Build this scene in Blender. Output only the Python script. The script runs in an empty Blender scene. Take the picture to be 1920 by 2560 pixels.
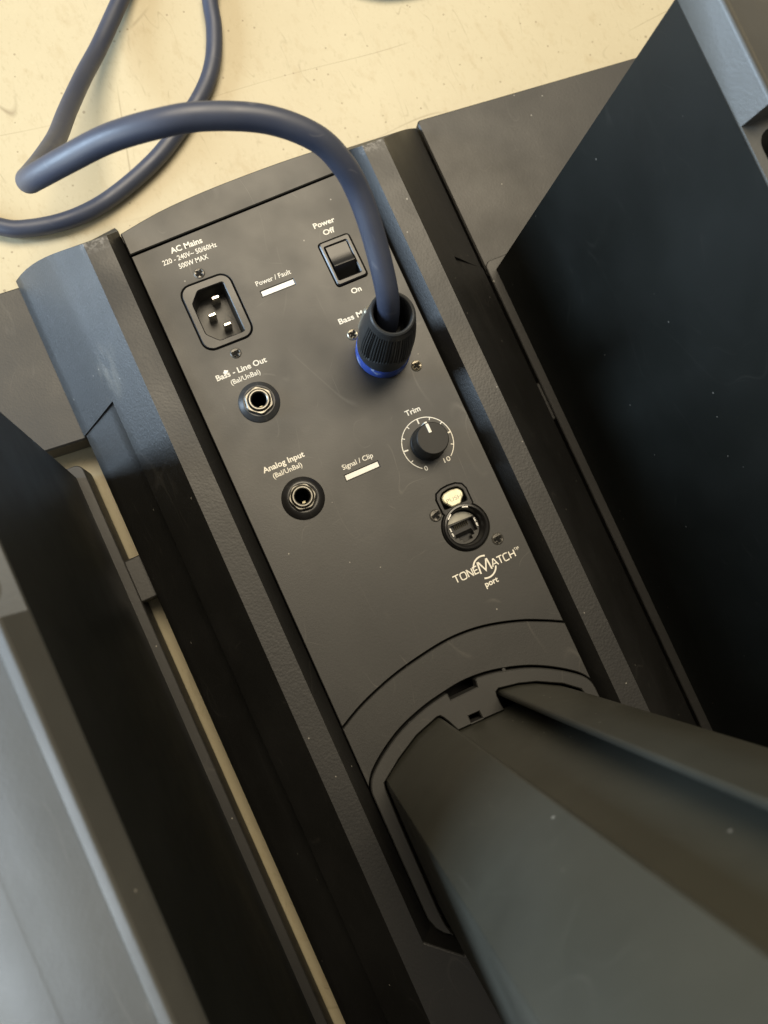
import bpy, bmesh, math, random
from mathutils import Vector, Matrix
from mathutils.geometry import tessellate_polygon

random.seed(7)
S = 0.001                      # everything below is written in millimetres
sc = bpy.context.scene
COL = sc.collection

# ------------------------------------------------------------------ camera
cam_d = bpy.data.cameras.new("camera")
cam = bpy.data.objects.new("camera", cam_d); COL.objects.link(cam)
cam_d.sensor_fit = 'AUTO'; cam_d.sensor_width = 36.0
cam_d.lens = 27.04
cam_d.clip_start = 0.01; cam_d.clip_end = 60.0
R = Matrix(((0.898328, 0.402143, -0.176884), (-0.414777, 0.909053, -0.039779), (0.1448, 0.109102, 0.983428)))
cam.matrix_world = Matrix.Translation(Vector((-66, 0, 455)) * S) @ R.to_4x4()
cam_d.dof.use_dof = True
cam_d.dof.focus_distance = 0.372
cam_d.dof.aperture_fstop = 10.5
cam_d.dof.aperture_blades = 0
sc.camera = cam

# ------------------------------------------------------------------ light and exposure
sc.view_settings.view_transform = 'Standard'
sc.view_settings.look = 'None'
sc.view_settings.exposure = 0.0
sc.view_settings.gamma = 1.0
sc.view_settings.use_curve_mapping = False
w = bpy.data.worlds.new("World"); sc.world = w
w.use_nodes = True
bg = w.node_tree.nodes['Background']
bg.inputs[0].default_value = (1.0, 0.93, 0.82, 1)
bg.inputs[1].default_value = 0.25

def area(name, loc, target, sx, sy, energy, color):
    d = bpy.data.lights.new(name, 'AREA'); d.shape = 'RECTANGLE'
    d.size = sx; d.size_y = sy; d.energy = energy; d.color = color
    o = bpy.data.objects.new(name, d); COL.objects.link(o)
    o.location = loc
    o.rotation_euler = (Vector(target) - Vector(loc)).to_track_quat('-Z', 'Y').to_euler()
    return o
# the warm ceiling lamps of the room, ahead of the person holding the camera
area("ceiling_lamp", (0.45, 1.2, 2.5), (0.05, 0.3, 0.0), 1.85, 1.5, 101, (1.0, 0.86, 0.64))
# daylight from the two panes of a glazed door to the left of the base
area("window_light", (-2.1, 0.98, 0.72), (0.0, 0.05, 0.1), 0.6, 1.4, 92, (0.62, 0.80, 1.0))
area("window_light", (-2.3, -0.35, 0.72), (0.0, 0.0, 0.1), 0.9, 1.4, 32, (0.80, 0.90, 1.0))

# ------------------------------------------------------------------ node helpers
class N:
    def __init__(s, name):
        s.m = bpy.data.materials.new(name); s.m.use_nodes = True
        s.t = s.m.node_tree; s.b = s.t.nodes['Principled BSDF']
        s.co = s.t.nodes.new('ShaderNodeTexCoord').outputs['Object']
    def n(s, typ, ins=None, **kw):
        x = s.t.nodes.new(typ)
        for k, v in kw.items(): setattr(x, k, v)
        for k, v in (ins or {}).items():
            if hasattr(v, 'is_output'): s.t.links.new(v, x.inputs[k])
            else: x.inputs[k].default_value = v
        return x
    def link(s, a, b): s.t.links.new(a, b)
    def noise(s, scale, detail=2, rough=0.5, co=None, dist=0.0):
        return s.n('ShaderNodeTexNoise', {'Vector': co or s.co, 'Scale': scale, 'Detail': detail, 'Roughness': rough, 'Distortion': dist}).outputs['Fac']
    def math(s, op, a, b=0.0, c=None):
        d = {0: a, 1: b}
        if c is not None: d[2] = c
        return s.n('ShaderNodeMath', d, operation=op).outputs[0]
    def remap(s, v, a, b, c=0.0, d=1.0):
        return s.n('ShaderNodeMapRange', {'Value': v, 'From Min': a, 'From Max': b, 'To Min': c, 'To Max': d}).outputs[0]
    def mix(s, f, a, b):
        x = s.t.nodes.new('ShaderNodeMix'); x.data_type = 'RGBA'
        for i, v in ((0, f), (6, a), (7, b)):
            if hasattr(v, 'is_output'): s.t.links.new(v, x.inputs[i])
            else: x.inputs[i].default_value = v if i == 0 else (*v, 1)
        return x.outputs[2]
    def stretch(s, sx, sy, sz, rot=0.0, loc=(0, 0, 0)):
        return s.n('ShaderNodeMapping', {'Vector': s.co, 'Scale': (sx, sy, sz), 'Rotation': (0, 0, rot), 'Location': loc}).outputs[0]
    def specks(s, scale, size, keep, co=None):
        v = s.n('ShaderNodeTexVoronoi', {'Vector': co or s.co, 'Scale': scale}, feature='F1')
        near = s.math('LESS_THAN', v.outputs['Distance'], size)
        pick = s.n('ShaderNodeSeparateColor', {0: v.outputs['Color']}).outputs[0]
        return s.math('MULTIPLY', near, s.math('LESS_THAN', pick, keep))
    def hairlines(s, scale, width, co=None, seed=0.0):
        # thin curly scratches: the level set of a smooth noise, kept in patches only
        c = s.n('ShaderNodeMapping', {'Vector': co or s.co, 'Location': (seed, seed * 1.7, seed * .3)}).outputs[0]
        a = s.noise(scale, 1.0, 0.4, c)
        line = s.remap(s.math('ABSOLUTE', s.math('SUBTRACT', a, 0.5)), 0.0, width, 1.0, 0.0)
        patch = s.remap(s.noise(scale * 1.6, 2, 0.5, c, 1.0), 0.52, 0.66, 0, 1)
        return s.math('MULTIPLY', line, patch)

def setp(nn, color=None, rough=None, metal=0.0, spec=0.5, bump=None, bstr=0.3, bdist=0.0002):
    b = nn.b
    for key, v in (('Base Color', color), ('Roughness', rough)):
        if v is None: continue
        if hasattr(v, 'is_output'): nn.link(v, b.inputs[key])
        else: b.inputs[key].default_value = (*v, 1) if key == 'Base Color' else v
    b.inputs['Metallic'].default_value = metal
    b.inputs['Specular IOR Level'].default_value = spec
    if bump is not None:
        bp = nn.n('ShaderNodeBump', {'Strength': bstr, 'Distance': bdist, 'Height': bump})
        nn.link(bp.outputs[0], b.inputs['Normal'])
    return nn.m

def plastic(name, base, rough, grain=1500.0, gstr=0.35, dust=0.0, scr=0.0, spec=0.5, tint=(.30, .28, .24), worn=None, edge=False):
    q = N(name)
    mott = q.noise(14, 4, 0.6)
    c = q.mix(q.remap(mott, .3, .75), tuple(v * .82 for v in base), tuple(v * 1.18 for v in base))
    rr = q.remap(q.noise(30, 3), .3, .7, rough - .05, rough + .06)
    if scr > 0:
        h = q.math('MAXIMUM', q.hairlines(30, .0042, None, 3.1), q.hairlines(17, .0028, q.stretch(1, .5, 1, .7), 9.7))
        h = q.math('MAXIMUM', h, q.hairlines(48, .006, q.stretch(1, .3, 1, .6), 5.3))
        c = q.mix(q.math('MULTIPLY', h, scr), c, tint)
        smear = q.remap(q.noise(22, 5, .65, None, 1.2), .54, .8, 0, .22 * scr)
        c = q.mix(smear, c, tint)
    if edge:                                     # pale rub mark along the left edge of the channel
        p = q.n('ShaderNodeSeparateXYZ', {0: q.n('ShaderNodeNewGeometry').outputs['Position']}).outputs
        m = q.remap(q.math('ABSOLUTE', q.math('ADD', p[0], .0118)), .0002, .0011, 1, 0)
        m = q.math('MULTIPLY', m, q.remap(p[1], -.0975, -.0955))
        m = q.math('MULTIPLY', m, q.remap(q.noise(30, 4, .7, q.stretch(4, 4, 1)), .47, .60))
        c = q.mix(q.math('MULTIPLY', m, .5), c, (.24, .22, .17))
    if worn:
        p = q.n('ShaderNodeSeparateXYZ', {0: q.n('ShaderNodeNewGeometry').outputs['Position']}).outputs
        m = q.math('MULTIPLY', q.remap(p[1], worn[0], worn[1]), q.remap(p[2], worn[2], worn[2] + .003))
        m = q.math('MULTIPLY', m, q.remap(q.noise(420, 5, .7), .46, .60))
        c = q.mix(q.math('MULTIPLY', m, .8), c, (.20, .19, .175))
        sm = q.n('ShaderNodeMapping', {'Vector': q.n('ShaderNodeNewGeometry').outputs['Position'], 'Location': (.094, -.134, -.072), 'Scale': (1, 1, 1)}).outputs[0]
        dist = q.n('ShaderNodeVectorMath', {0: sm}, operation='LENGTH').outputs['Value']
        st = q.math('MULTIPLY', q.remap(dist, .004, .017, 1, 0), q.remap(q.noise(160, 4, .6, q.stretch(1, .35, 1, -.5)), .45, .7))
        c = q.mix(q.math('MULTIPLY', st, .35), c, (.22, .20, .15))
    if dust > 0:
        d = q.math('MAXIMUM', q.specks(95, .055, .10), q.specks(240, .10, .035))
        c = q.mix(q.math('MULTIPLY', d, dust), c, (.55, .52, .45))
    g = q.n('ShaderNodeTexVoronoi', {'Vector': q.co, 'Scale': grain}, feature='SMOOTH_F1').outputs['Distance']
    g = q.math('ADD', g, q.noise(grain * .45, 2))
    return setp(q, c, rr, spec=spec, bump=g, bstr=gstr, bdist=0.0001)

M = {}
M['housing'] = plastic('housing plastic', (.0085, .0082, .0072), .50, 900, .55, .3, .05, spec=.64, worn=(.1815, .1885, .0885))
M['panel'] = plastic('panel plastic', (.017, .0165, .0145), .47, 1600, .14, .35, .12, spec=.66)
M['band'] = plastic('band plastic', (.017, .0165, .0145), .48, 1600, .2, .3, .07, spec=.62)
M['collar'] = plastic('collar plastic', (.020, .0195, .0175), .50, 1800, .15, .3, .04, spec=.62)
M['column'] = plastic('column plastic', (.037, .0365, .028), .47, 2000, .12, .3, .06, edge=True)
M['leg'] = plastic('leg plastic', (.068, .068, .062), .42, 900, .3, .45, .08, spec=.5)
M['liner'] = plastic('smooth leg lining', (.0078, .0090, .0078), .46, 1800, .12, .16, .02, spec=.32)
M['rearleg'] = plastic('rear leg plastic', (.016, .015, .013), .50, 1100, .35, .4, .05, spec=.66)
M['gloss'] = plastic('smooth black plastic', (.012, .0115, .011), .32, 2500, .05, .1, .03)
M['dark'] = plastic('shade black plastic', (.004, .004, .004), .6, 1500, .1, spec=.12)  # near-black, dull base colour puts shade into gaps and recesses
M['nutwasher'] = plastic('washer plastic', (.035, .037, .039), .42, 1500, .15, .25, .08)
M['inlet'] = plastic('inlet moulding', (.040, .038, .033), .40, 900, .25, .3, .1)
M['knob'] = plastic('knob plastic', (.012, .0115, .010), .56, 1500, .12, .2, .05, spec=.42)
M['insert'] = plastic('port insert plastic', (.035, .034, .031), .45, 1500, .1)

q = N('white print'); M['print'] = setp(q, q.mix(q.remap(q.noise(900, 3), .58, .75), (.80, .77, .68), (.40, .38, .33)), .6)
q = N('indicator lens'); M['lens'] = setp(q, q.mix(q.remap(q.noise(120, 3), .35, .8), (.80, .79, .74), (.66, .65, .60)), .3)
q = N('brushed nickel'); M['nickel'] = setp(q, (.20, .19, .165), q.remap(q.noise(300, 3), .3, .7, .28, .45), .9)
q = N('dull screw steel'); M['screw'] = setp(q, q.mix(q.remap(q.noise(500, 3), .4, .65), (.20, .19, .17), (.10, .095, .085)), .45, .7)
q = N('bright screw steel'); M['screw2'] = setp(q, q.mix(q.remap(q.noise(500, 3), .45, .7), (.42, .38, .29), (.22, .20, .16)), .42, .7)
q = N('bright pin metal'); M['pin'] = setp(q, (.82, .80, .74), .22, 1.0)
q = N('push tab metal'); M['push'] = setp(q, q.mix(q.remap(q.noise(200, 3), .4, .7), (.80, .76, .55), (.62, .58, .42)), .35, .35)
q = N('port shell metal'); M['shell'] = setp(q, q.mix(q.remap(q.noise(160, 4), .35, .7), (.34, .33, .28), (.20, .195, .17)), .4, .5)
q = N('contact metal'); M['contact'] = setp(q, (.30, .27, .18), .35, .9)

q = N('cable jacket')
cc = q.mix(q.remap(q.noise(40, 4, .6), .35, .7), (.034, .043, .074), (.046, .054, .080))
cc = q.mix(q.math('MULTIPLY', q.hairlines(45, .012), .25), cc, (.2, .2, .22))
M['cable'] = setp(q, cc, q.remap(q.noise(60, 3), .3, .7, .40, .54), spec=.65, bump=q.noise(700, 2), bstr=.05)
q = N('blue ring plastic')
wear = q.remap(q.noise(190, 4, .65), .56, .66)
M['blue'] = setp(q, q.mix(wear, (.036, .075, .33), (.30, .37, .58)), .45)
M['plug'] = plastic('plug plastic', (.030, .032, .033), .38, 1500, .15, .25, .1)

# floor: worn cream sheet flooring with faint scratches and grit
q = N('cream floor')
c = q.mix(q.remap(q.noise(9, 5, .6), .3, .75), (.47, .405, .265), (.515, .455, .305))
c = q.mix(q.remap(q.noise(130, 4, .6, q.stretch(1, .55, 1, .9)), .56, .72, 0, .42), c, (.40, .32, .19))
c = q.mix(q.remap(q.noise(420, 5, .7, q.stretch(1, .5, 1, .8)), .55, .72, 0, .38), c, (.34, .28, .17))
c = q.mix(q.remap(q.noise(300, 4, .7), .58, .75, 0, .3), c, (.60, .53, .36))
c = q.mix(q.math('MULTIPLY', q.specks(190, .13, .17), .6), c, (.20, .15, .09))
c = q.mix(q.math('MULTIPLY', q.specks(60, .055, .22), .6), c, (.17, .13, .08))
sc3 = q.hairlines(70, .010, q.stretch(1, .3, 1, .75), 4.0)
sc1 = q.hairlines(10, .0022, q.stretch(1, .18, 1, .95), 2.0)
sc2 = q.hairlines(16, .004, q.stretch(.25, 1, 1, .35), 6.0)
c = q.mix(q.math('MULTIPLY', q.math('MAXIMUM', q.math('MAXIMUM', sc1, sc2), q.math('MULTIPLY', sc3, .6)), .7), c, (.22, .17, .10))
stain = q.specks(7.5, .045, .25, q.n('ShaderNodeVectorMath', {0: q.co, 1: q.n('ShaderNodeVectorMath', {0: q.n('ShaderNodeTexNoise', {'Vector': q.co, 'Scale': 90.0}).outputs['Color'], 'Scale': .012}, operation='SCALE').outputs[0]}, operation='ADD').outputs[0])
c = q.mix(q.math('MULTIPLY', stain, .45), c, (.45, .20, .10))
M['floor'] = setp(q, c, .42, spec=.4, bump=q.noise(260, 4), bstr=.10)

# ------------------------------------------------------------------ mesh helpers (millimetres)
class G:
    """collects verts and faces of one mesh"""
    def __init__(s): s.v = []; s.f = []
    def add(s, vs, fs):
        o = len(s.v); s.v += [tuple(p) for p in vs]; s.f += [tuple(i + o for i in f) for f in fs]; return s

def offs(loop, d):
    """move a 2D loop inward (positive d, loop counter-clockwise)"""
    n = len(loop); out = []
    for i in range(n):
        a, b, c = Vector(loop[i - 1][:2]), Vector(loop[i][:2]), Vector(loop[(i + 1) % n][:2])
        e1, e2 = (b - a), (c - b)
        if e1.length < 1e-6: e1 = e2
        if e2.length < 1e-6: e2 = e1
        e1.normalize(); e2.normalize()
        n1, n2 = Vector((-e1.y, e1.x)), Vector((-e2.y, e2.x))
        m = n1 + n2
        if m.length < 1e-4: m = n1
        m.normalize(); k = max(.5, m.dot(n1))
        out.append(tuple(b + m * d / k))
    return out
def area2(l): return sum(l[i - 1][0] * l[i][1] - l[i][0] * l[i - 1][1] for i in range(len(l)))
def ccw(l): return list(l) if area2(l) > 0 else list(reversed(l))

def plate(g, outer, holes, z0, z1, ch=0.0, bottom=True):
    """flat plate with holes and a chamfered upper edge"""
    outer = ccw(outer); holes = [ccw(h) for h in holes]
    top = [offs(outer, ch) if ch else outer] + [offs(h, -ch) if ch else h for h in holes]
    low = [outer] + holes
    tri = tessellate_polygon([[Vector((*p, 0)) for p in l] for l in top])
    flat = [p for l in top for p in l]
    def orient(t, up):
        a, b, c = (Vector(flat[i]) for i in t)
        s = (b - a).cross(c - a)
        return t if (s > 0) == up else tuple(reversed(t))
    g.add([(*p, z1) for p in flat], [orient(t, True) for t in tri])
    if bottom:
        fl = [p for l in low for p in l]
        g.add([(*p, z0) for p in fl], [orient(t, False) for t in tri])
    for k, (t, l) in enumerate(zip(top, low)):
        n = len(l); rings = [[(*p, z0) for p in l]]
        if ch: rings.append([(*p, z1 - ch) for p in l])
        rings.append([(*p, z1) for p in t])
        vs = [p for r in rings for p in r]; fs = []
        for r in range(len(rings) - 1):
            for i in range(n):
                j = (i + 1) % n
                qd = (r * n + i, r * n + j, (r + 1) * n + j, (r + 1) * n + i)
                fs.append(qd if k == 0 else tuple(reversed(qd)))
        g.add(vs, fs)
    return g

def loft(g, loops, cap0=True, cap1=True, closed=True):
    n = len(loops[0]); vs = [p for l in loops for p in l]; fs = []
    for r in range(len(loops) - 1):
        for i in range(n if closed else n - 1):
            j = (i + 1) % n
            fs.append((r * n + i, r * n + j, (r + 1) * n + j, (r + 1) * n + i))
    if cap0: fs.append(tuple(reversed(range(n))))
    if cap1: fs.append(tuple((len(loops) - 1) * n + i for i in range(n)))
    return g.add(vs, fs)

def box(g, x0, x1, y0, y1, z0, z1):
    return loft(g, [[(x0, y0, z), (x1, y0, z), (x1, y1, z), (x0, y1, z)] for z in (z0, z1)])

def circ(cx, cy, r, n=32, a0=0.0): return [(cx + r * math.cos(a0 + 2 * math.pi * i / n), cy + r * math.sin(a0 + 2 * math.pi * i / n)) for i in range(n)]
def rrect(x0, x1, y0, y1, r, n=5):
    out = []
    for cx, cy, a in ((x1 - r, y0 + r, -90), (x1 - r, y1 - r, 0), (x0 + r, y1 - r, 90), (x0 + r, y0 + r, 180)):
        for i in range(n + 1):
            t = math.radians(a + 90 * i / n); out.append((cx + r * math.cos(t), cy + r * math.sin(t)))
    return out
def rounded(loop, r, n=4):
    """round every corner of a loop"""
    out = []; m = len(loop)
    for i in range(m):
        a, b, c = Vector(loop[i - 1]), Vector(loop[i]), Vector(loop[(i + 1) % m])
        u, v = a - b, c - b; k = min(r, u.length * .45, v.length * .45)
        p, q_ = b + u.normalized() * k, b + v.normalized() * k
        for s in range(n + 1):
            t = s / n; out.append(tuple((p * (1 - t) + b * t) * (1 - t) + (b * (1 - t) + q_ * t) * t))
    return out
def smooth_loop(pts, k=4, closed=False):
    out = []; n = len(pts)
    for i in range(n - 1):
        p0, p1, p2, p3 = (Vector(pts[max(0, min(n - 1, i + d))]) for d in (-1, 0, 1, 2))
        for s in range(k):
            t = s / k
            out.append(tuple(.5 * ((2 * p1) + (p2 - p0) * t + (2 * p0 - 5 * p1 + 4 * p2 - p3) * t * t + (3 * p1 - p0 - 3 * p2 + p3) * t ** 3)))
    out.append(tuple(pts[-1])); return out

def lathe(g, prof, cx, cy, n=40, fr=None, axis=None, cap=True):
    """prof: (r, z) from bottom to top, outside first; fr(angle, k) scales the radius"""
    vs = []; fs = []
    for k, (r, z) in enumerate(prof):
        for i in range(n):
            a = 2 * math.pi * i / n; rr = r * (fr(a, k, z) if fr else 1)
            dx, dy = (axis[0] * (z - axis[2]), axis[1] * (z - axis[2])) if axis else (0, 0)
            vs.append((cx + dx + rr * math.cos(a), cy + dy + rr * math.sin(a), z))
    for k in range(len(prof) - 1):
        for i in range(n):
            j = (i + 1) % n; fs.append((k * n + i, k * n + j, (k + 1) * n + j, (k + 1) * n + i))
    m = len(prof) - 1
    if cap: fs.append(tuple(m * n + i for i in range(n)))
    return g.add(vs, fs)

def tube(g, path, r, n=20):
    P = [Vector(p) for p in path]; fr = None; rings = []
    for i, p in enumerate(P):
        t = (P[min(i + 1, len(P) - 1)] - P[max(i - 1, 0)]).normalized()
        if fr is None:
            fr = t.orthogonal().normalized()
        fr = (fr - t * fr.dot(t)).normalized(); b = t.cross(fr)
        rings.append([tuple(p + (fr * math.cos(2 * math.pi * k / n) + b * math.sin(2 * math.pi * k / n)) * r) for k in range(n)])
    return loft(g, rings)

def wpos(o):
    p = Vector((0, 0, 0))
    while o is not None: p += o.location; o = o.parent
    return p

def mk(name, g, mat, parent=None, bevel=0.0, seg=2, smooth=35, angle=32, label=None):
    v = [Vector(p) * S for p in g.v]
    lo = Vector([min(p[i] for p in v) for i in range(3)]); hi = Vector([max(p[i] for p in v) for i in range(3)])
    org = Vector(((lo.x + hi.x) / 2, (lo.y + hi.y) / 2, lo.z))
    me = bpy.data.meshes.new(name); me.from_pydata([tuple(p - org) for p in v], [], g.f); me.update()
    bm = bmesh.new(); bm.from_mesh(me)
    bmesh.ops.remove_doubles(bm, verts=bm.verts, dist=1e-6)
    bmesh.ops.recalc_face_normals(bm, faces=bm.faces)
    if smooth:
        for f in bm.faces: f.smooth = True
        for e in bm.edges:
            if len(e.link_faces) != 2 or e.calc_face_angle(0) > math.radians(smooth): e.smooth = False
    bm.to_mesh(me); bm.free()
    me.materials.append(M[mat])
    o = bpy.data.objects.new(name, me); COL.objects.link(o)
    if parent is not None:
        o.parent = parent; o.location = org - wpos(parent)
    else: o.location = org
    if bevel:
        b = o.modifiers.new('edge rounding', 'BEVEL'); b.width = bevel * S; b.segments = seg
        b.limit_method = 'ANGLE'; b.angle_limit = math.radians(angle); b.harden_normals = False
    if label: o['label'] = label
    return o

def thing(name, label, cat, loc=(0, 0, 0)):
    o = bpy.data.objects.new(name, None); COL.objects.link(o)
    o.empty_display_size = .02; o.location = Vector(loc) * S
    o['label'] = label; o['category'] = cat
    return o

def text(parent, s, x0, x1, base, cap, z=85.0, bold=.024, mat='print', name='printed_text', label=None, mx=None):
    cu = bpy.data.curves.new('t', 'FONT'); cu.body = s; cu.size = 1.0; cu.offset = bold; cu.resolution_u = 3
    t = bpy.data.objects.new('t', cu); COL.objects.link(t)
    dg = bpy.context.evaluated_depsgraph_get(); dg.update()
    me = bpy.data.meshes.new_from_object(t.evaluated_get(dg))
    bpy.data.objects.remove(t); bpy.data.curves.remove(cu)
    v = [p.co.copy() for p in me.vertices]; fs = [tuple(p.vertices) for p in me.polygons]
    bpy.data.meshes.remove(me)
    xa, xb = min(p.x for p in v), max(p.x for p in v)
    kx, ky = (x1 - x0) / (xb - xa), cap / .729
    g = G().add([(x0 + (p.x - xa) * kx, base + p.y * ky, z + .06) for p in v], fs)
    return mk(name, g, mat, parent, smooth=0, label=label or ('white print reading "%s"' % s))

def stroke(g, pts, wd, z, closed=False):
    """flat printed line of constant width"""
    P = [Vector(p) for p in pts]; n = len(P); L = []; Rr = []
    for i, p in enumerate(P):
        a = P[i - 1] if (i or closed) else None; b = P[(i + 1) % n] if (i < n - 1 or closed) else None
        e1 = (p - a).normalized() if a is not None else (b - p).normalized()
        e2 = (b - p).normalized() if b is not None else e1
        n1, n2 = Vector((-e1.y, e1.x)), Vector((-e2.y, e2.x)); m = (n1 + n2)
        m = m.normalized() if m.length > 1e-3 else n1
        k = wd / 2 / max(.45, m.dot(n1)); L.append((*(p + m * k), z)); Rr.append((*(p - m * k), z))
    vs = L + Rr; r = n if closed else n - 1
    return g.add(vs, [(i + n, (i + 1) % n + n, (i + 1) % n, i) for i in range(r)])

# ================================================================== floor
g = G(); box(g, -4000, 4000, -4000, 4000, -20, 0)
fl = mk('floor', g, 'floor', smooth=0); fl['kind'] = 'structure'
fl['label'] = 'worn cream sheet floor with faint scratches and grit'

# ================================================================== power base
base = thing('power_base', 'dark grey plastic speaker power base with white printed sockets and four legs', 'speaker base')

# housing: two rails with long sloping flanks, the near block, a deck under the panel
def endY(z): return 188 + (92 - z) * .55
def profile(sx, inset):
    p = [(61.0, 74), (61.0, 82), (67.0, 92), (78.6, 92), (97.5, 66)]
    if sx < 0: p += [(97.6, 63.0), (120.5, 27)] if inset else [(99.0, 63.6), (121.6, 27)]
    else: p += [(98.6, 62.6), (127.0, 27)] if inset else [(99.6, 63.6), (126.4, 27)]
    p += [(p[-1][0], 6), (61, 6)]
    q = []
    for (xa, za), (xb, zb) in zip(p, p[1:] + p[:1]):
        n = 5 if (za > 60 or zb < 60) and 78 < xa < 100 and xb - xa > 10 else 1
        q += [(xa + (xb - xa) * k / n, za + (zb - za) * k / n) for k in range(n)]
    return [(sx * x, z) for x, z in q]
g = G()
for sx in (-1, 1):
    a, b = profile(sx, False), profile(sx, True)
    cut = 121 if sx < 0 else 126.5
    def far(x, z):
        edge = max(0, abs(x) - 78) / 46
        return endY(z) - (11 if x < 0 else 2.5) * edge ** 3.2
    loft(g, [[(x, -300 - (92 - z) * .4, z) for x, z in b], [(x, cut, z) for x, z in b], [(x, cut, z) for x, z in a], [(x, far(x, z), z) for x, z in a]])
mk('housing', g, 'housing', base, bevel=1.0, seg=2)
g = G()
box(g, -61.5, 61.5, -300, 188, 50, 66)
mk('inner_deck', g, 'dark', base, smooth=0)  # dark sheet added so the gaps round the panel look shaded
# sloping end wall below the far bar, bowed a little like the bar's edge
FAR = smooth_loop([(-60.8, 190.2), (-40, 194.2), (-20, 196.2), (0, 197.2), (25, 197.7), (45, 197.4), (60.8, 196.4)], 3)
g = G()
loft(g, [[(-60.8, 185.5, z)] + [(x, y - .3 + k, z) for x, y in FAR] + [(60.8, 188, z)] for z, k in ((84.4, 0), (80, 1.6), (6, 34))][::-1])
mk('end_wall', g, 'housing', base)
g = G()
loft(g, [[(-68, -170.5, 91.95), (-52.3, -186, 91.95), (52.3, -186, 91.95), (68, -170.5, 91.95), (68, -302, 91.95), (-68, -302, 91.95)][::-1],
         [(-62.2, -167, 76), (-52, -179.4, 76), (52, -179.4, 76), (62.2, -167, 76), (62.2, -302, 76), (-62.2, -302, 76)][::-1]])
mk('near_block', g, 'housing', base, bevel=.8)

# ---- top bar at the far end
g = G()
plate(g, [(-60.6, 178.6), (60.6, 183.4)] + [(max(-60.6, min(60.6, x)), y) for x, y in FAR[::-1]], [], 84.4, 85.1, .5)
mk('top_bar', g, 'panel', base)

# ---- control panel with its cut-outs
seam = [(-60.6, -70.6), (-47.4, -64.6), (-29.2, -59.2), (-10.2, -56.0), (6.0, -54.9), (22.4, -56.8), (39.4, -61.9), (51.4, -67.4), (60.6, -72.4)]
seam_s = smooth_loop(seam, 5)
IECO = rrect(-46.2, -21.0, 120.6, 154.3, 5.2)
SWO = rounded([(26.5, 150.9), (43.0, 151.1), (43.4, 127.8), (26.9, 127.4)], 1.6)
TAB = [(27.1, 2.0), (26.9, 9.6), (28.2, 12.4), (31.5, 13.7), (35.2, 14.0), (39.2, 13.6), (42.2, 12.0), (43.3, 9.2), (43.3, 1.6)]
EC = (34.9, -8.2); ER = 11.9
def eth_outline(d=0.0):
    a0 = math.atan2(1.2 - EC[1], 43.3 - EC[0]); a1 = math.atan2(2.0 - EC[1], 27.1 - EC[0])
    arc = [(EC[0] + ER * math.cos(a0 - (a0 - a1 + 2 * math.pi) * i / 40), EC[1] + ER * math.sin(a0 - (a0 - a1 + 2 * math.pi) * i / 40)) for i in range(41)]
    # arc runs clockwise from the right shoulder round the bottom to the left shoulder
    l = ccw(arc + TAB)
    return offs(l, d) if d else l
IND1 = [(-9.85, 136.4), (7.5, 136.6), (7.5, 139.3), (-9.75, 139.1)]
IND2 = [(-9.75, 36.4), (8.0, 36.4), (8.1, 39.0), (-9.65, 39.0)]
J1, J2 = (-33.0, 88.4), (-33.1, 37.4)
outer = [(-60.4, 177.6), (-60.4, -69.4)] + [(x, y + 1.0) for x, y in seam_s[1:-1]] + [(60.4, -71.2), (60.4, 182.6)]
holes = [offs(ccw(IECO), -.45), offs(ccw(SWO), -.35), eth_outline(-.3), offs(ccw(IND1), -.12), offs(ccw(IND2), -.12), circ(*J1, 4.6, 24), circ(*J2, 4.6, 24)]
g = G(); plate(g, outer, holes, 79, 85.0, .35)
panel = mk('control_panel', g, 'panel', base)

text(panel, 'AC Mains', -42.1, -25.8, 172.3, 3.0)
text(panel, '220 - 240V~ 50/60Hz', -47.9, -20.2, 168.0, 2.6, bold=.010)
text(panel, '500W MAX', -41.4, -26.4, 163.8, 2.6, bold=.010)
text(panel, 'Power / Fault', -10.5, 8.0, 142.2, 2.6, bold=.008)
text(panel, 'Power', 28.3, 39.8, 159.3, 2.8)
text(panel, 'Off', 31.4, 37.6, 154.4, 2.8)
text(panel, 'On', 32.0, 37.4, 121.4, 2.8)
text(panel, 'Bass Mo', 19.6, 35.6, 109.3, 2.9)
text(panel, 'Bass - Line Out', -47.2, -21.2, 105.5, 2.9)
text(panel, '(Bal/UnBal)', -41.6, -26.5, 101.2, 2.5, bold=.010)
text(panel, 'Analog Input', -45.0, -23.5, 55.5, 2.9)
text(panel, '(Bal/UnBal)', -41.6, -26.6, 51.3, 2.5, bold=.010)
text(panel, 'Trim', 30.9, 39.0, 53.9, 2.8)
text(panel, 'Signal / Clip', -9.2, 7.2, 41.8, 2.6, bold=.008)
text(panel, '0', 28.1, 29.9, 25.1, 2.5, bold=.012)
text(panel, '10', 38.9, 42.5, 25.0, 2.5, bold=.012)
text(panel, 'port', 31.5, 38.7, -39.6, 3.0)
# worn patch of print over the second word of the line-out label
g = G()
blot = [(-41.7 + math.cos(a) * (1.05 + .25 * math.sin(2 * a + 1) + .18 * math.sin(9 * a) + .12 * math.sin(14 * a + 2)), 108.2 + math.sin(a) * (1.0 + .2 * math.cos(3 * a) + .15 * math.sin(11 * a))) for a in [i * .209 for i in range(30)]]
plate(g, blot, [], 85.0, 85.09)
mk('worn_print', g, 'lens', panel, smooth=0, label='pale scuffed blot over the line out lettering')

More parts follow.
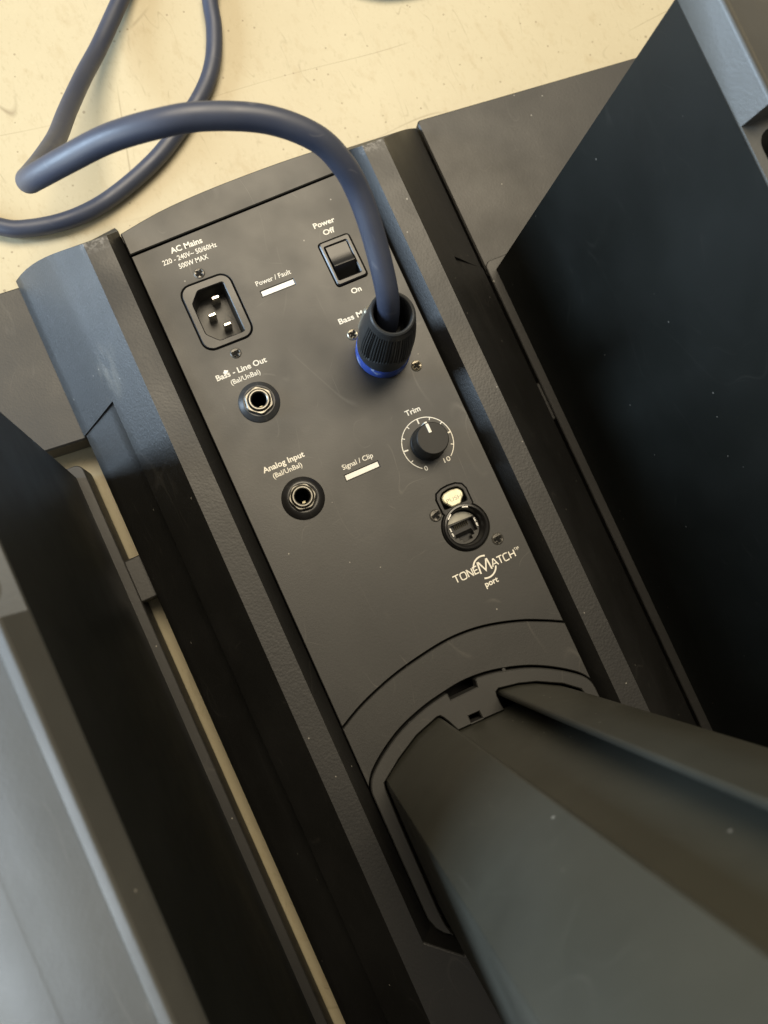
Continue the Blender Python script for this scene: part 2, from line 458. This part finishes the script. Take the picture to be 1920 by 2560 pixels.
# trim scale: an open ring with eleven divisions
TC = (35.2, 37.4); g = G(); RR = 13.2
def pol(r, deg): return (TC[0] + r * math.sin(math.radians(deg)), TC[1] + r * math.cos(math.radians(deg)))
stroke(g, [pol(RR, -143 + 286 * i / 72) for i in range(73)], .42, 85.06)
for k in range(1, 10):
    a = -144 + 28.8 * k; big = k in (2, 5, 8)
    stroke(g, [pol(RR - .1, a), pol(RR - (2.6 if big else 1.5), a)], .72 if big else .45, 85.07)
mk('trim_scale', g, 'print', panel, smooth=0, label='white printed ring scale round the trim knob')

# logo: TONEMATCH in thin strokes with a large M between two arcs
g = G(); zt = 85.06
def glyph(ch, x0, x1, y0, y1, wd):
    X = lambda t: x0 + (x1 - x0) * t
    Y = lambda t: y0 + (y1 - y0) * t
    D = {'T': [[(0, 1), (1, 1)], [(.5, 1), (.5, 0)]],
         'O': [[(.25, 0), (.75, 0), (.95, .12), (1, .3), (1, .7), (.95, .88), (.75, 1), (.25, 1), (.05, .88), (0, .7), (0, .3), (.05, .12), (.26, 0)]],
         'N': [[(0, 0), (0, 1), (.1, 1), (.9, 0), (1, 0), (1, 1)]],
         'E': [[(1, 0), (0, 0), (0, 1), (1, 1)], [(0, .5), (.9, .5)]],
         'M': [[(0, 0), (.08, 1), (.16, 1), (.5, .12), (.84, 1), (.92, 1), (1, 0)]],
         'A': [[(0, 0), (.44, 1), (.56, 1), (1, 0)], [(.2, .34), (.8, .34)]],
         'C': [[(1, .05), (.75, 0), (.25, 0), (.05, .12), (0, .3), (0, .7), (.05, .88), (.25, 1), (.75, 1), (1, .95)]],
         'H': [[(0, 0), (0, 1)], [(1, 0), (1, 1)], [(0, .52), (1, .52)]]}
    for k, st in enumerate(D[ch]): stroke(g, [(X(a), Y(b)) for a, b in st], wd, zt + .004 * k)
for ch, a, b in (('T', 18.0, 21.3), ('O', 21.9, 24.9), ('N', 25.8, 28.4), ('E', 29.3, 31.4)): glyph(ch, a, b, -31.5, -28.0, .58)
glyph('M', 32.0, 38.2, -32.6, -27.0, .8)
for ch, a, b in (('A', 39.0, 42.2), ('T', 42.5, 45.4), ('C', 45.9, 48.5), ('H', 49.4, 52.0)): glyph(ch, a, b, -32.0, -28.4, .58)
glyph('T', 52.7, 53.6, -29.1, -28.0, .2); glyph('M', 53.9, 55.1, -29.1, -28.0, .2)
for a0, a1 in ((64, 163), (244, 342)):
    pts = []
    for i in range(25):
        t = math.radians(a0 + (a1 - a0) * i / 24); pts.append((35.1 + 5.7 * math.cos(t), -30.2 + 5.6 * math.sin(t)))
    stroke(g, pts, .8, zt + .012)
mk('printed_logo', g, 'print', panel, smooth=0, label='white TONEMATCH lettering with a large M between two arcs')

# ---- indicator windows
for l in (IND1, IND2):
    g = G(); plate(g, l, [], 82, 84.8, .1)
    mk('indicator_window', g, 'lens', base)

# ---- mains inlet
g = G()
OPEN = rounded([(-38.0, 150.3), (-25.0, 150.3), (-25.0, 123.8), (-37.9, 123.8), (-42.8, 129.0), (-42.8, 145.0)], 1.0, 3)
plate(g, IECO, [OPEN], 80, 85.4, .45)
inlet = mk('power_inlet', g, 'gloss', base)
g = G(); o2 = ccw(OPEN)
loft(g, [[(*p, 73) for p in offs(o2, .5)], [(*p, 80.5) for p in o2]], cap0=True, cap1=False)
mk('inlet_recess', g, 'inlet', inlet, smooth=0)
for x, y in ((-31.0, 146.0), (-36.0, 138.4), (-31.0, 131.4)):
    g = G(); loft(g, [[(x - 2, y - 1, 73), (x + 2, y - 1, 73), (x + 2, y + 1, 73), (x - 2, y + 1, 73)],
                      [(x - 2, y - 1, 80), (x + 2, y - 1, 80), (x + 2, y + 1, 80), (x - 2, y + 1, 80)],
                      [(x - 1.6, y - .5, 81.2), (x + 1.6, y - .5, 81.2), (x + 1.6, y + .5, 81.2), (x - 1.6, y + .5, 81.2)]])
    mk('contact_pin', g, 'pin', inlet, smooth=0)
g = G()
stroke(g, [(-29.0, 139.6), (-26.6, 135.4), (-31.0, 135.6)], .3, 73.15, closed=True)
mk('moulded_mark', g, 'nutwasher', inlet, smooth=0)

# ---- power switch
SWI = rounded([(28.6, 148.0), (40.6, 148.1), (40.7, 130.3), (28.7, 130.2)], .5, 2)
g = G(); plate(g, SWO, [SWI], 79, 86.2, .6)
sw = mk('power_switch', g, 'gloss', base)
g = G()
prof = [(147.6, 78), (147.6, 86.2), (143, 86.1), (140, 86.4), (138.4, 87.0), (137.4, 87.5), (136.8, 87.4), (136.2, 86.4), (130.7, 79.6), (130.7, 78)]
loft(g, [[(x, y, z) for y, z in prof] for x in (29.1, 40.2)])
mk('rocker', g, 'gloss', sw, smooth=30)

# ---- jack sockets
for k, (cx, cy) in enumerate((J1, J2)):
    g = G(); rw = (10.1, 10.5)[k]
    lathe(g, [(rw, 84.6), (rw, 85.5), (rw - .7, 86.3), (rw - 1.8, 86.9), (7.6, 87.6), (7.0, 87.6), (6.2, 87.4)], cx + (.1, .4)[k], cy + (0, -.4)[k], 48, cap=False)
    js = mk('jack_socket', g, 'nutwasher' if k == 0 else 'gloss', base)
    g = G(); a0 = (.35, .9)[k]; hz = (89.2, 89.8)[k]
    hexa = [(cx + (7.5, 7.2)[k] * math.cos(a0 + i * math.pi / 3), cy + (7.5, 7.2)[k] * math.sin(a0 + i * math.pi / 3)) for i in range(6)]
    plate(g, rounded(hexa, 1.6, 3), [circ(cx, cy, 5.2, 32)], 87.3, hz, .5)
    mk('nut', g, 'nickel', js)
    g = G()
    lathe(g, [(5.0, 86), (5.0, hz + .9), (4.75, hz + 1.3), (4.2, hz + 1.3), (3.75, hz + .9), (3.6, 72)], cx, cy, 40, cap=False)
    bush = mk('bushing', g, 'nickel', js)
    g = G(); lathe(g, [(3.55, 71), (3.55, hz - .6), (3.2, hz - 1.2), (3.2, 72.5), (.1, 72.4)], cx, cy, 32)
    mk('bore', g, 'dark', js)
    g = G(); box(g, cx - .7, cx + .9, cy - 2.9, cy - 1.7, 73, 83)
    mk('spring_contact', g, 'contact', js, smooth=0)

# ---- trim knob
g = G(); cx, cy = TC
lathe(g, [(9.0, 85.2), (9.0, 86.4), (8.5, 87.0), (8.15, 96.4), (7.95, 97.2), (7.55, 97.6), (.05, 97.62)], cx, cy, 56)
knob = mk('trim_knob', g, 'knob', base, smooth=24)
g = G(); plate(g, rrect(cx - .75, cx + .75, cy + 2.9, cy + 7.5, .35, 3), [], 97.5, 97.85, .08)
box(g, cx - .7, cx + .7, cy + 7.3, cy + 8.75, 90, 96.9)
mk('pointer', g, 'print', knob, smooth=0)

# ---- screws
def screw(cx, cy, r, mat, rot, h=.9):
    g = G(); a, b = r * .66, r * .20
    cross = [(b, b), (a, b), (a, -b), (b, -b), (b, -a), (-b, -a), (-b, -b), (-a, -b), (-a, b), (-b, b), (-b, a), (b, a)]
    cs, sn = math.cos(rot), math.sin(rot)
    cross = [(cx + x * cs - y * sn, cy + x * sn + y * cs) for x, y in cross]
    plate(g, circ(cx, cy, r, 28), [cross], 84.9, 85 + h, r * .16)
    s = mk('screw', g, mat, base)
    g = G(); lathe(g, [(r * .75, 84.8), (r * .75, 85.1), (.05, 85.08)], cx, cy, 16)
    mk('screw_recess', g, 'dark', s, smooth=0)
screw(-33.7, 158.4, 2.7, 'screw', .5, .5)
screw(-33.5, 115.0, 2.7, 'screw', .2, .5)
screw(23.4, 102.2, 2.8, 'screw2', .6)
screw(46.6, 75.5, 2.8, 'screw2', .35)
screw(23.4, 3.0, 3.1, 'screw', .3)
screw(47.2, -20.3, 3.1, 'screw', .15, .7)

# ---- network port
g = G()
PUSH = rounded([(29.7, 9.2), (31.4, 10.9), (35.0, 11.5), (39.0, 10.9), (40.6, 9.0), (40.5, 6.6), (38.6, 5.0), (37.6, 3.4), (32.6, 3.4), (31.4, 5.2), (29.8, 7.0)], .9, 3)
ph = rounded([(28.9, 9.4), (31.0, 11.7), (35.0, 12.4), (39.4, 11.7), (41.5, 9.2), (41.4, 3.6), (28.8, 3.6)], .8, 3)
plate(g, eth_outline(), [offs(ccw(ph), -.05), circ(EC[0], EC[1], 9.6, 48)], 80, 85.4, .35)
port = mk('network_port', g, 'gloss', base)
g = G()
lathe(g, [(11.3, 84), (11.4, 86.2), (11.0, 87.0), (10.2, 87.2), (9.6, 86.7), (9.3, 85.6), (8.5, 78.5), (8.2, 76)], EC[0], EC[1], 56)
pr = mk('port_ring', g, 'gloss', port)
g = G(); plate(g, PUSH, [], 82, 85.9, .5)
pt = mk('push_tab', g, 'push', port)
text(pt, 'PUSH', 31.2, 39.4, 5.9, 2.1, z=85.9, bold=-.004, mat='shell', name='embossed_text', label='faint lettering reading "PUSH"')
g = G(); box(g, 28.6, 41.6, 2.9, 12.5, 79, 80)
mk('tab_recess', g, 'dark', port, smooth=0)
jack = [(28.9, -5.2), (41.3, -5.2), (41.3, -11.9), (38.8, -11.9), (38.8, -13.3), (37.2, -13.3), (37.2, -14.9), (32.2, -14.9), (32.2, -13.3), (30.8, -13.3), (30.8, -11.9), (28.9, -11.9)]
g = G(); plate(g, circ(EC[0], EC[1], 8.45, 48), [jack], 72, 80.0, .2)
mk('port_insert', g, 'insert', port, smooth=0)
g = G(); cr = [(EC[0] + 8.2 * math.cos(math.radians(t)), EC[1] + 8.2 * math.sin(math.radians(t))) for t in range(24, 157, 7)]
plate(g, cr, [], 79.5, 80.4, .15)
mk('shield_plate', g, 'shell', port, smooth=0)
g = G(); box(g, 28.4, 41.8, -15.2, -4.6, 62, 63)
loft(g, [[(30.6, -11.8, 63), (39.6, -11.8, 63), (39.6, -10.2, 63), (30.6, -10.2, 63)], [(30.6, -11.8, 78), (39.6, -11.8, 78), (39.6, -9.2, 75), (30.6, -9.2, 75)]])
mk('port_cavity', g, 'dark', port, smooth=0)
for k in range(8):
    x = 31.6 + k * 1.02
    g = G(); loft(g, [[(x - .2, -5.3, 77.5), (x + .2, -5.3, 77.5), (x + .2, -5.3, 77.9), (x - .2, -5.3, 77.9)], [(x - .2, -10.4, 74.0), (x + .2, -10.4, 74.0), (x + .2, -10.4, 74.5), (x - .2, -10.4, 74.5)]])
    mk('contact', g, 'contact', port, smooth=0)
for x, y in ((28.3, -8.2), (41.9, -8.2)):
    for dy in (-1.3, 1.3):
        g = G(); box(g, x - .4, x + .4, y + dy - .95, y + dy + .95, 79, 80.8)
        mk('shield_spring', g, 'pin', port, smooth=0)
for a in (70, 128):
    t = math.radians(a); x, y = EC[0] + 9.7 * math.cos(t), EC[1] + 9.7 * math.sin(t)
    tx, ty = -math.sin(t), math.cos(t)
    g = G(); loft(g, [[(x + tx * s * 1.5 + nx * .35 * math.cos(t), y + ty * s * 1.5 + nx * .35 * math.sin(t), z) for s, nx in ((-1, -1), (1, -1), (1, 1), (-1, 1))] for z in (85.6, 87.3)])
    mk('ring_clip', g, 'pin', port, smooth=0)

# ---- band between the panel seam and the column socket
collar_out = [(-60.4, -103.5), (-59.4, -100.0), (-56.3, -95.5), (-46.8, -88.7), (-35.0, -82.9), (-21.1, -79.0), (-9.4, -77.3)]
collar_out_r = [(8.2, -77.0), (17.1, -78.5), (29.1, -82.1), (38.8, -86.4), (48.7, -92.5), (56.7, -98.9), (59.8, -103.6), (60.5, -108.0)]
lowedge = smooth_loop([(-60.5, -100.2)] + [(x, y + 1.3) for x, y in collar_out[2:]] + [(0, -75.2)] + [(x, y + 1.3) for x, y in collar_out_r[:-2]] + [(60.5, -103.0)], 3)
g = G(); plate(g, seam_s[::-1] + lowedge, [], 79, 85.25, .4)
mk('curved_band', g, 'band', base)

# ---- collar round the foot of the column
inner = [(-53.0, -177.6), (-54.2, -172), (-54.6, -165), (-54.2, -122), (-53.7, -104), (-53.1, -101.2), (-42.2, -94.3), (-30.1, -88.3), (-17.6, -85.0), (-16.0, -85.2), (-14.9, -86.6), (-13.2, -89.8), (-10.9, -95.2),
         (14.0, -96.6), (13.6, -94), (13.4, -88.9), (13.9, -87.0), (15.6, -86.1), (25.8, -88.4), (34.3, -91.5), (46.1, -98.2), (53.4, -104.6), (54.2, -108), (54.4, -165), (54.0, -172), (52.8, -177.6)]
left_side = [(-52.0, -178.4), (-56.3, -175.6), (-59.0, -171.6), (-60.6, -166.0), (-60.6, -138)]
out = left_side + smooth_loop(collar_out, 3) + [(-8.2, -77.6), (-8.0, -80.7), (6.3, -81.0), (6.9, -77.6)] + smooth_loop(collar_out_r, 3) + [(60.6, -138), (60.6, -166), (59, -171.6), (56.3, -175.6), (52.0, -178.4)]
ring = out + inner[::-1]
g = G(); plate(g, ring, [[(-3.4, -91.4), (2.2, -91.7), (2.3, -95.2), (-3.5, -94.9)]], 79, 86.4, .5)
mk('column_collar', g, 'collar', base)
for x, y, r in ((-30.5, -82.3, -25), (22, -79.6, 16)):      # two small moulded nibs beside the collar
    g = G(); lathe(g, [(1.1, 85), (1.1, 85.7), (.7, 86.0), (.05, 86.0)], x, y, 14)
    mk('moulded_nib', g, 'band', base)

# ---- legs
def front_leg(sx, xw, xr, y0, slope_far, hy0, hy1, label):
    """upright leg: straight inner wall from the flange up to the rim, outer face sloping down to the floor"""
    def X(x): return sx * x
    ynear = -330
    zt, zb = 220.0, 27.0
    def yf(z): return y0 + slope_far * (z - zb)
    # inner wall, steep band, raised lip, then the outer face
    prof = [(xw, 6), (xw, zb), (xr, zt), (xr + 3.9, 231.3), (xr + 4.2, 232.0), (xr + 4.8, 232.5), (xr + 5.5, 232.45), (xr + 8.1, 231.0), (xr + 8.5, 230.5), (xr + 8.7, 229.2)]
    px, pz = prof[-1]
    curve = smooth_loop([(0, 0), (18, -5.5), (42, -17), (76, -46), (112, -92), (146, -146), (178, -210)], 7)
    prof += [(px + x, pz + z) for x, z in curve[1:]] + [(px + 179, 6)]
    g = G()
    loft(g, [[(X(x), ynear, z) for x, z in prof], [(X(x), yf(z) + 0, z) for x, z in prof]])
    leg = mk('front_leg', g, 'leg', base, label=label)
    # hand hole cut through the ridge
    def cutter(xa, xb, ya, yb, r, z0, z1, flare):
        x0, x1 = sorted((X(xa), X(xb)))
        g = G(); lp = ccw(rrect(x0, x1, ya, yb, r, 6))
        loft(g, [[(*p, z0) for p in offs(lp, flare)], [(*p, z1) for p in lp]])
        return mk('cutter', g, 'leg')
    cuts = [cutter(xr - 6, xr + 70, hy0 - 4, hy1 + 4, 3.5, 220.6, 262, 0.6), cutter(xr + 3.4, xr + 36, hy0, hy1, 7, 196, 240, 1.5)]
    bpy.context.view_layer.update()
    for cut in cuts:
        bo = leg.modifiers.new('hand hole', 'BOOLEAN'); bo.operation = 'DIFFERENCE'; bo.object = cut; bo.solver = 'EXACT'
    dg = bpy.context.evaluated_depsgraph_get(); dg.update()
    me = bpy.data.meshes.new_from_object(leg.evaluated_get(dg))
    leg.modifiers.clear(); leg.data = me
    for cut in cuts: bpy.data.objects.remove(cut)
    bm = bmesh.new(); bm.from_mesh(me)
    for f in bm.faces: f.smooth = True
    for e in bm.edges:
        e.smooth = len(e.link_faces) == 2 and e.calc_face_angle(0) < math.radians(42)
    bm.to_mesh(me); bm.free()
    leg.modifiers.new('face normals', 'WEIGHTED_NORMAL').keep_sharp = True
    # smooth dark lining let into the inner wall
    g = G(); e = .25
    q0, q1 = (xw - e, zb - 2), (xr - e, zt - .1)
    loft(g, [[(X(q0[0]), yy(q0[1]), q0[1]), (X(q1[0]), yy(q1[1]), q1[1]), (X(q1[0] + 3), yy(q1[1]), q1[1]), (X(q0[0] + 3), yy(q0[1]), q0[1])] for yy in (lambda z: ynear + .5, lambda z: yf(z) - .0)])
    mk('inner_lining', g, 'liner', leg)
    # flange along the foot of the inner wall
    x0, x1 = xw - 5.4, xw + 16
    if sx < 0: x0, x1 = -x1, -x0
    g = G(); plate(g, [p for p in rrect(x0, x1 - 0, ynear + 2, y0 + 6.4, 4.2, 6)], [], 6, 26.6, .5)
    mk('leg_flange', g, 'rearleg', leg)
    return leg
lgR = front_leg(1, 134.9, 150.3, 123.0, .060, 29, 79, 'upright leg on the side of the switch and trim knob')
lgL = front_leg(-1, 134.3, 129.8, 101.8, .060, 29, 79, 'upright leg on the side of the mains inlet')
g = G(); loft(g, [[(x, y, z) for x, y in ((-131, 26), (-117, 26), (-117, 50.5), (-131, 50.5))] for z in (8, 24.5)])
mk('hinge_lug', g, 'rearleg', base, bevel=1.0)
g = G(); loft(g, [[(x, y, z) for x, y in ((117, 26), (131, 26), (131, 50.5), (117, 50.5))] for z in (8, 24.5)])
mk('hinge_lug', g, 'rearleg', base, bevel=1.0)

def rear_leg(sx, far_in, far_out, x_in, near):
    l = [(x_in, near), (460, near + 26), (470, near + 40), (470, far_out - 26), (458, far_out - 16), (286, far_out), (x_in, far_in)]
    l = ccw([(sx * x, y) for x, y in l])
    g = G(); plate(g, rounded(l, 3.5, 5), [], 7, 25.5, .9)
    leg = mk('rear_leg', g, 'rearleg', base)
    g = G(); lathe(g, [(9, 0.2), (9, 7.2), (.05, 7.2)], sx * 440, near + 60, 24)
    mk('rubber_foot', g, 'dark', leg)
rear_leg(1, 226, 217.5, 129.2, 119.5)
rear_leg(-1, 211.5, 219, 119.0, 119.5)

# ================================================================== column
colm = thing('tower_speaker', 'tall black speaker column standing in the collar of the power base', 'tower speaker', (0, -135, 79))
outl = [(-52.4, -177.2), (-53.2, -165), (-52.9, -122), (-52.6, -104), (-52.0, -101.4), (-41.6, -95.2), (-29.7, -89.4), (-17.4, -86.2), (-16.0, -86.6), (-15.2, -87.8), (-13.8, -90.2), (-11.6, -95.9),
        (23.5, -97.7), (17.0, -92.2), (14.7, -89.5), (15.0, -88.3), (16.2, -87.6), (25.6, -89.5), (33.9, -92.6), (45.5, -99.4), (52.6, -105.4), (53.2, -108), (53.2, -165), (52.4, -177.2)]
g = G()
zs = [79.5, 1500]
loft(g, [[(x, y, z) for x, y in ccw(outl)] for z in zs])
mk('column_body', g, 'column', colm, smooth=22, bevel=.5, angle=40)
g = G(); loft(g, [[(x, y, z) for x, y in ccw(offs(ccw(outl), -1.2))] for z in (1500, 1512)])
mk('column_cap', g, 'column', colm, bevel=2)

# ================================================================== cable
cable = thing('speaker_cable', 'thick navy cable looping over the cream floor to a blue ringed plug', 'cable', (33.6, 88.6, 85))
cab = [(31.2, 88.6, 98), (30.4, 88.9, 114), (30.0, 90.5, 130), (29.8, 96.5, 146), (30.7, 116.3, 159), (29.6, 130.9, 168), (25.9, 140.6, 176), (18.3, 149.8, 183), (2.7, 159.5, 188), (-18.3, 166.7, 190), (-34.7, 170.7, 188), (-51.8, 176.3, 180), (-67.7, 182.1, 167), (-81.4, 190.2, 150), (-87.3, 201.8, 130), (-85.0, 221.6, 103), (-79.2, 239.7, 82), (-69.8, 263.6, 58), (-58.5, 288.5, 40), (-42.3, 315.9, 24), (-26.4, 338.1, 13), (-2.2, 367.1, 7), (10.6, 380.8, 5.6), (40.0, 401.5, 5.1), (102.8, 417.0, 5.1), (181.7, 398.2, 5.1), (218.5, 357.4, 5.1), (199.2, 326.0, 5.1), (162.6, 325.6, 5.1), (133.6, 342.9, 5.1), (105.9, 374.2, 5.1), (79.6, 385.7, 5.1), (61.7, 372.2, 5.1), (50.1, 354.7, 5.1), (43.8, 333.9, 5.1), (33.7, 313.0, 5.1), (18.5, 295.6, 5.1), (-9.7, 274.6, 5.1), (-32.2, 262.4, 5.1), (-59.9, 252.4, 5.1), (-83.5, 249.4, 5.1), (-106.0, 252.4, 5.1), (-119.9, 258.7, 5.1), (-140.7, 277.3, 5.1), (-165, 306, 5.1), (-200, 360, 5.1), (-240, 430, 5.1), (-290, 540, 5.1), (-390, 690, 5.1), (-590, 830, 5.1), (-900, 900, 5.1), (-1300, 930, 5.1)]
g = G(); tube(g, smooth_loop(cab, 8), 4.95, 24)
mk('cord', g, 'cable', cable, smooth=60)
# plug
AX = (-.068, .009, 87.0); PX, PY = 33.6, 88.6
g = G(); lathe(g, [(13.2, 85.05), (13.7, 85.6), (13.7, 93.6), (13.3, 94.3), (12.0, 94.5), (.1, 94.5)], PX, PY, 72, None, AX)
mk('blue_ring', g, 'blue', cable)
def knurl(a, k, z):
    a = a % (2 * math.pi)
    low = 106 + 3.2 * math.sin(3 * a + 1.2)
    side = min(1, max(0, (abs(((a + .45 + math.pi / 2) % math.pi) - math.pi / 2) - .42) * 8))
    t = min(1, max(0, (z - low) / 1.0)) * min(1, max(0, (135.3 - z) / 1.5)) * side
    return 1 - t * (.030 + .024 * (1 if math.sin(a * 60) > 0 else -1)) + .012 * (1 - min(1, max(0, (z - low) / 1.0)))
prof = [(12.4, 94.0), (12.9, 94.8)] + [(13.3 - max(0, (z - 114) / 29) ** 1.5 * 2.75 - max(0, (99 - z) / 5) * .25, z) for z in [95.4 + i * 1.07 for i in range(45)]]
prof += [(10.45, 143.6), (10.35, 145.0), (10.0, 146.0), (9.3, 146.5), (8.7, 146.2), (8.2, 145.2), (7.9, 138), (7.6, 122), (6.0, 121), (.1, 121)]
prof = [(r, 87 + (z - 87) * .9) for r, z in prof]
g = G(); lathe(g, prof, PX, PY, 240, knurl, AX)
mk('plug_body', g, 'plug', cable, smooth=30)
g = G(); a = math.radians(128)
cx, cy = PX - .068 * 34 + 11.0 * math.cos(a), PY + .009 * 34 + 11.0 * math.sin(a)
lathe(g, [(2.6, 106), (2.8, 125), (2.4, 127.5), (1.4, 128.2), (.1, 128.2)], cx, cy, 20)
mk('plug_latch', g, 'screw2', cable)
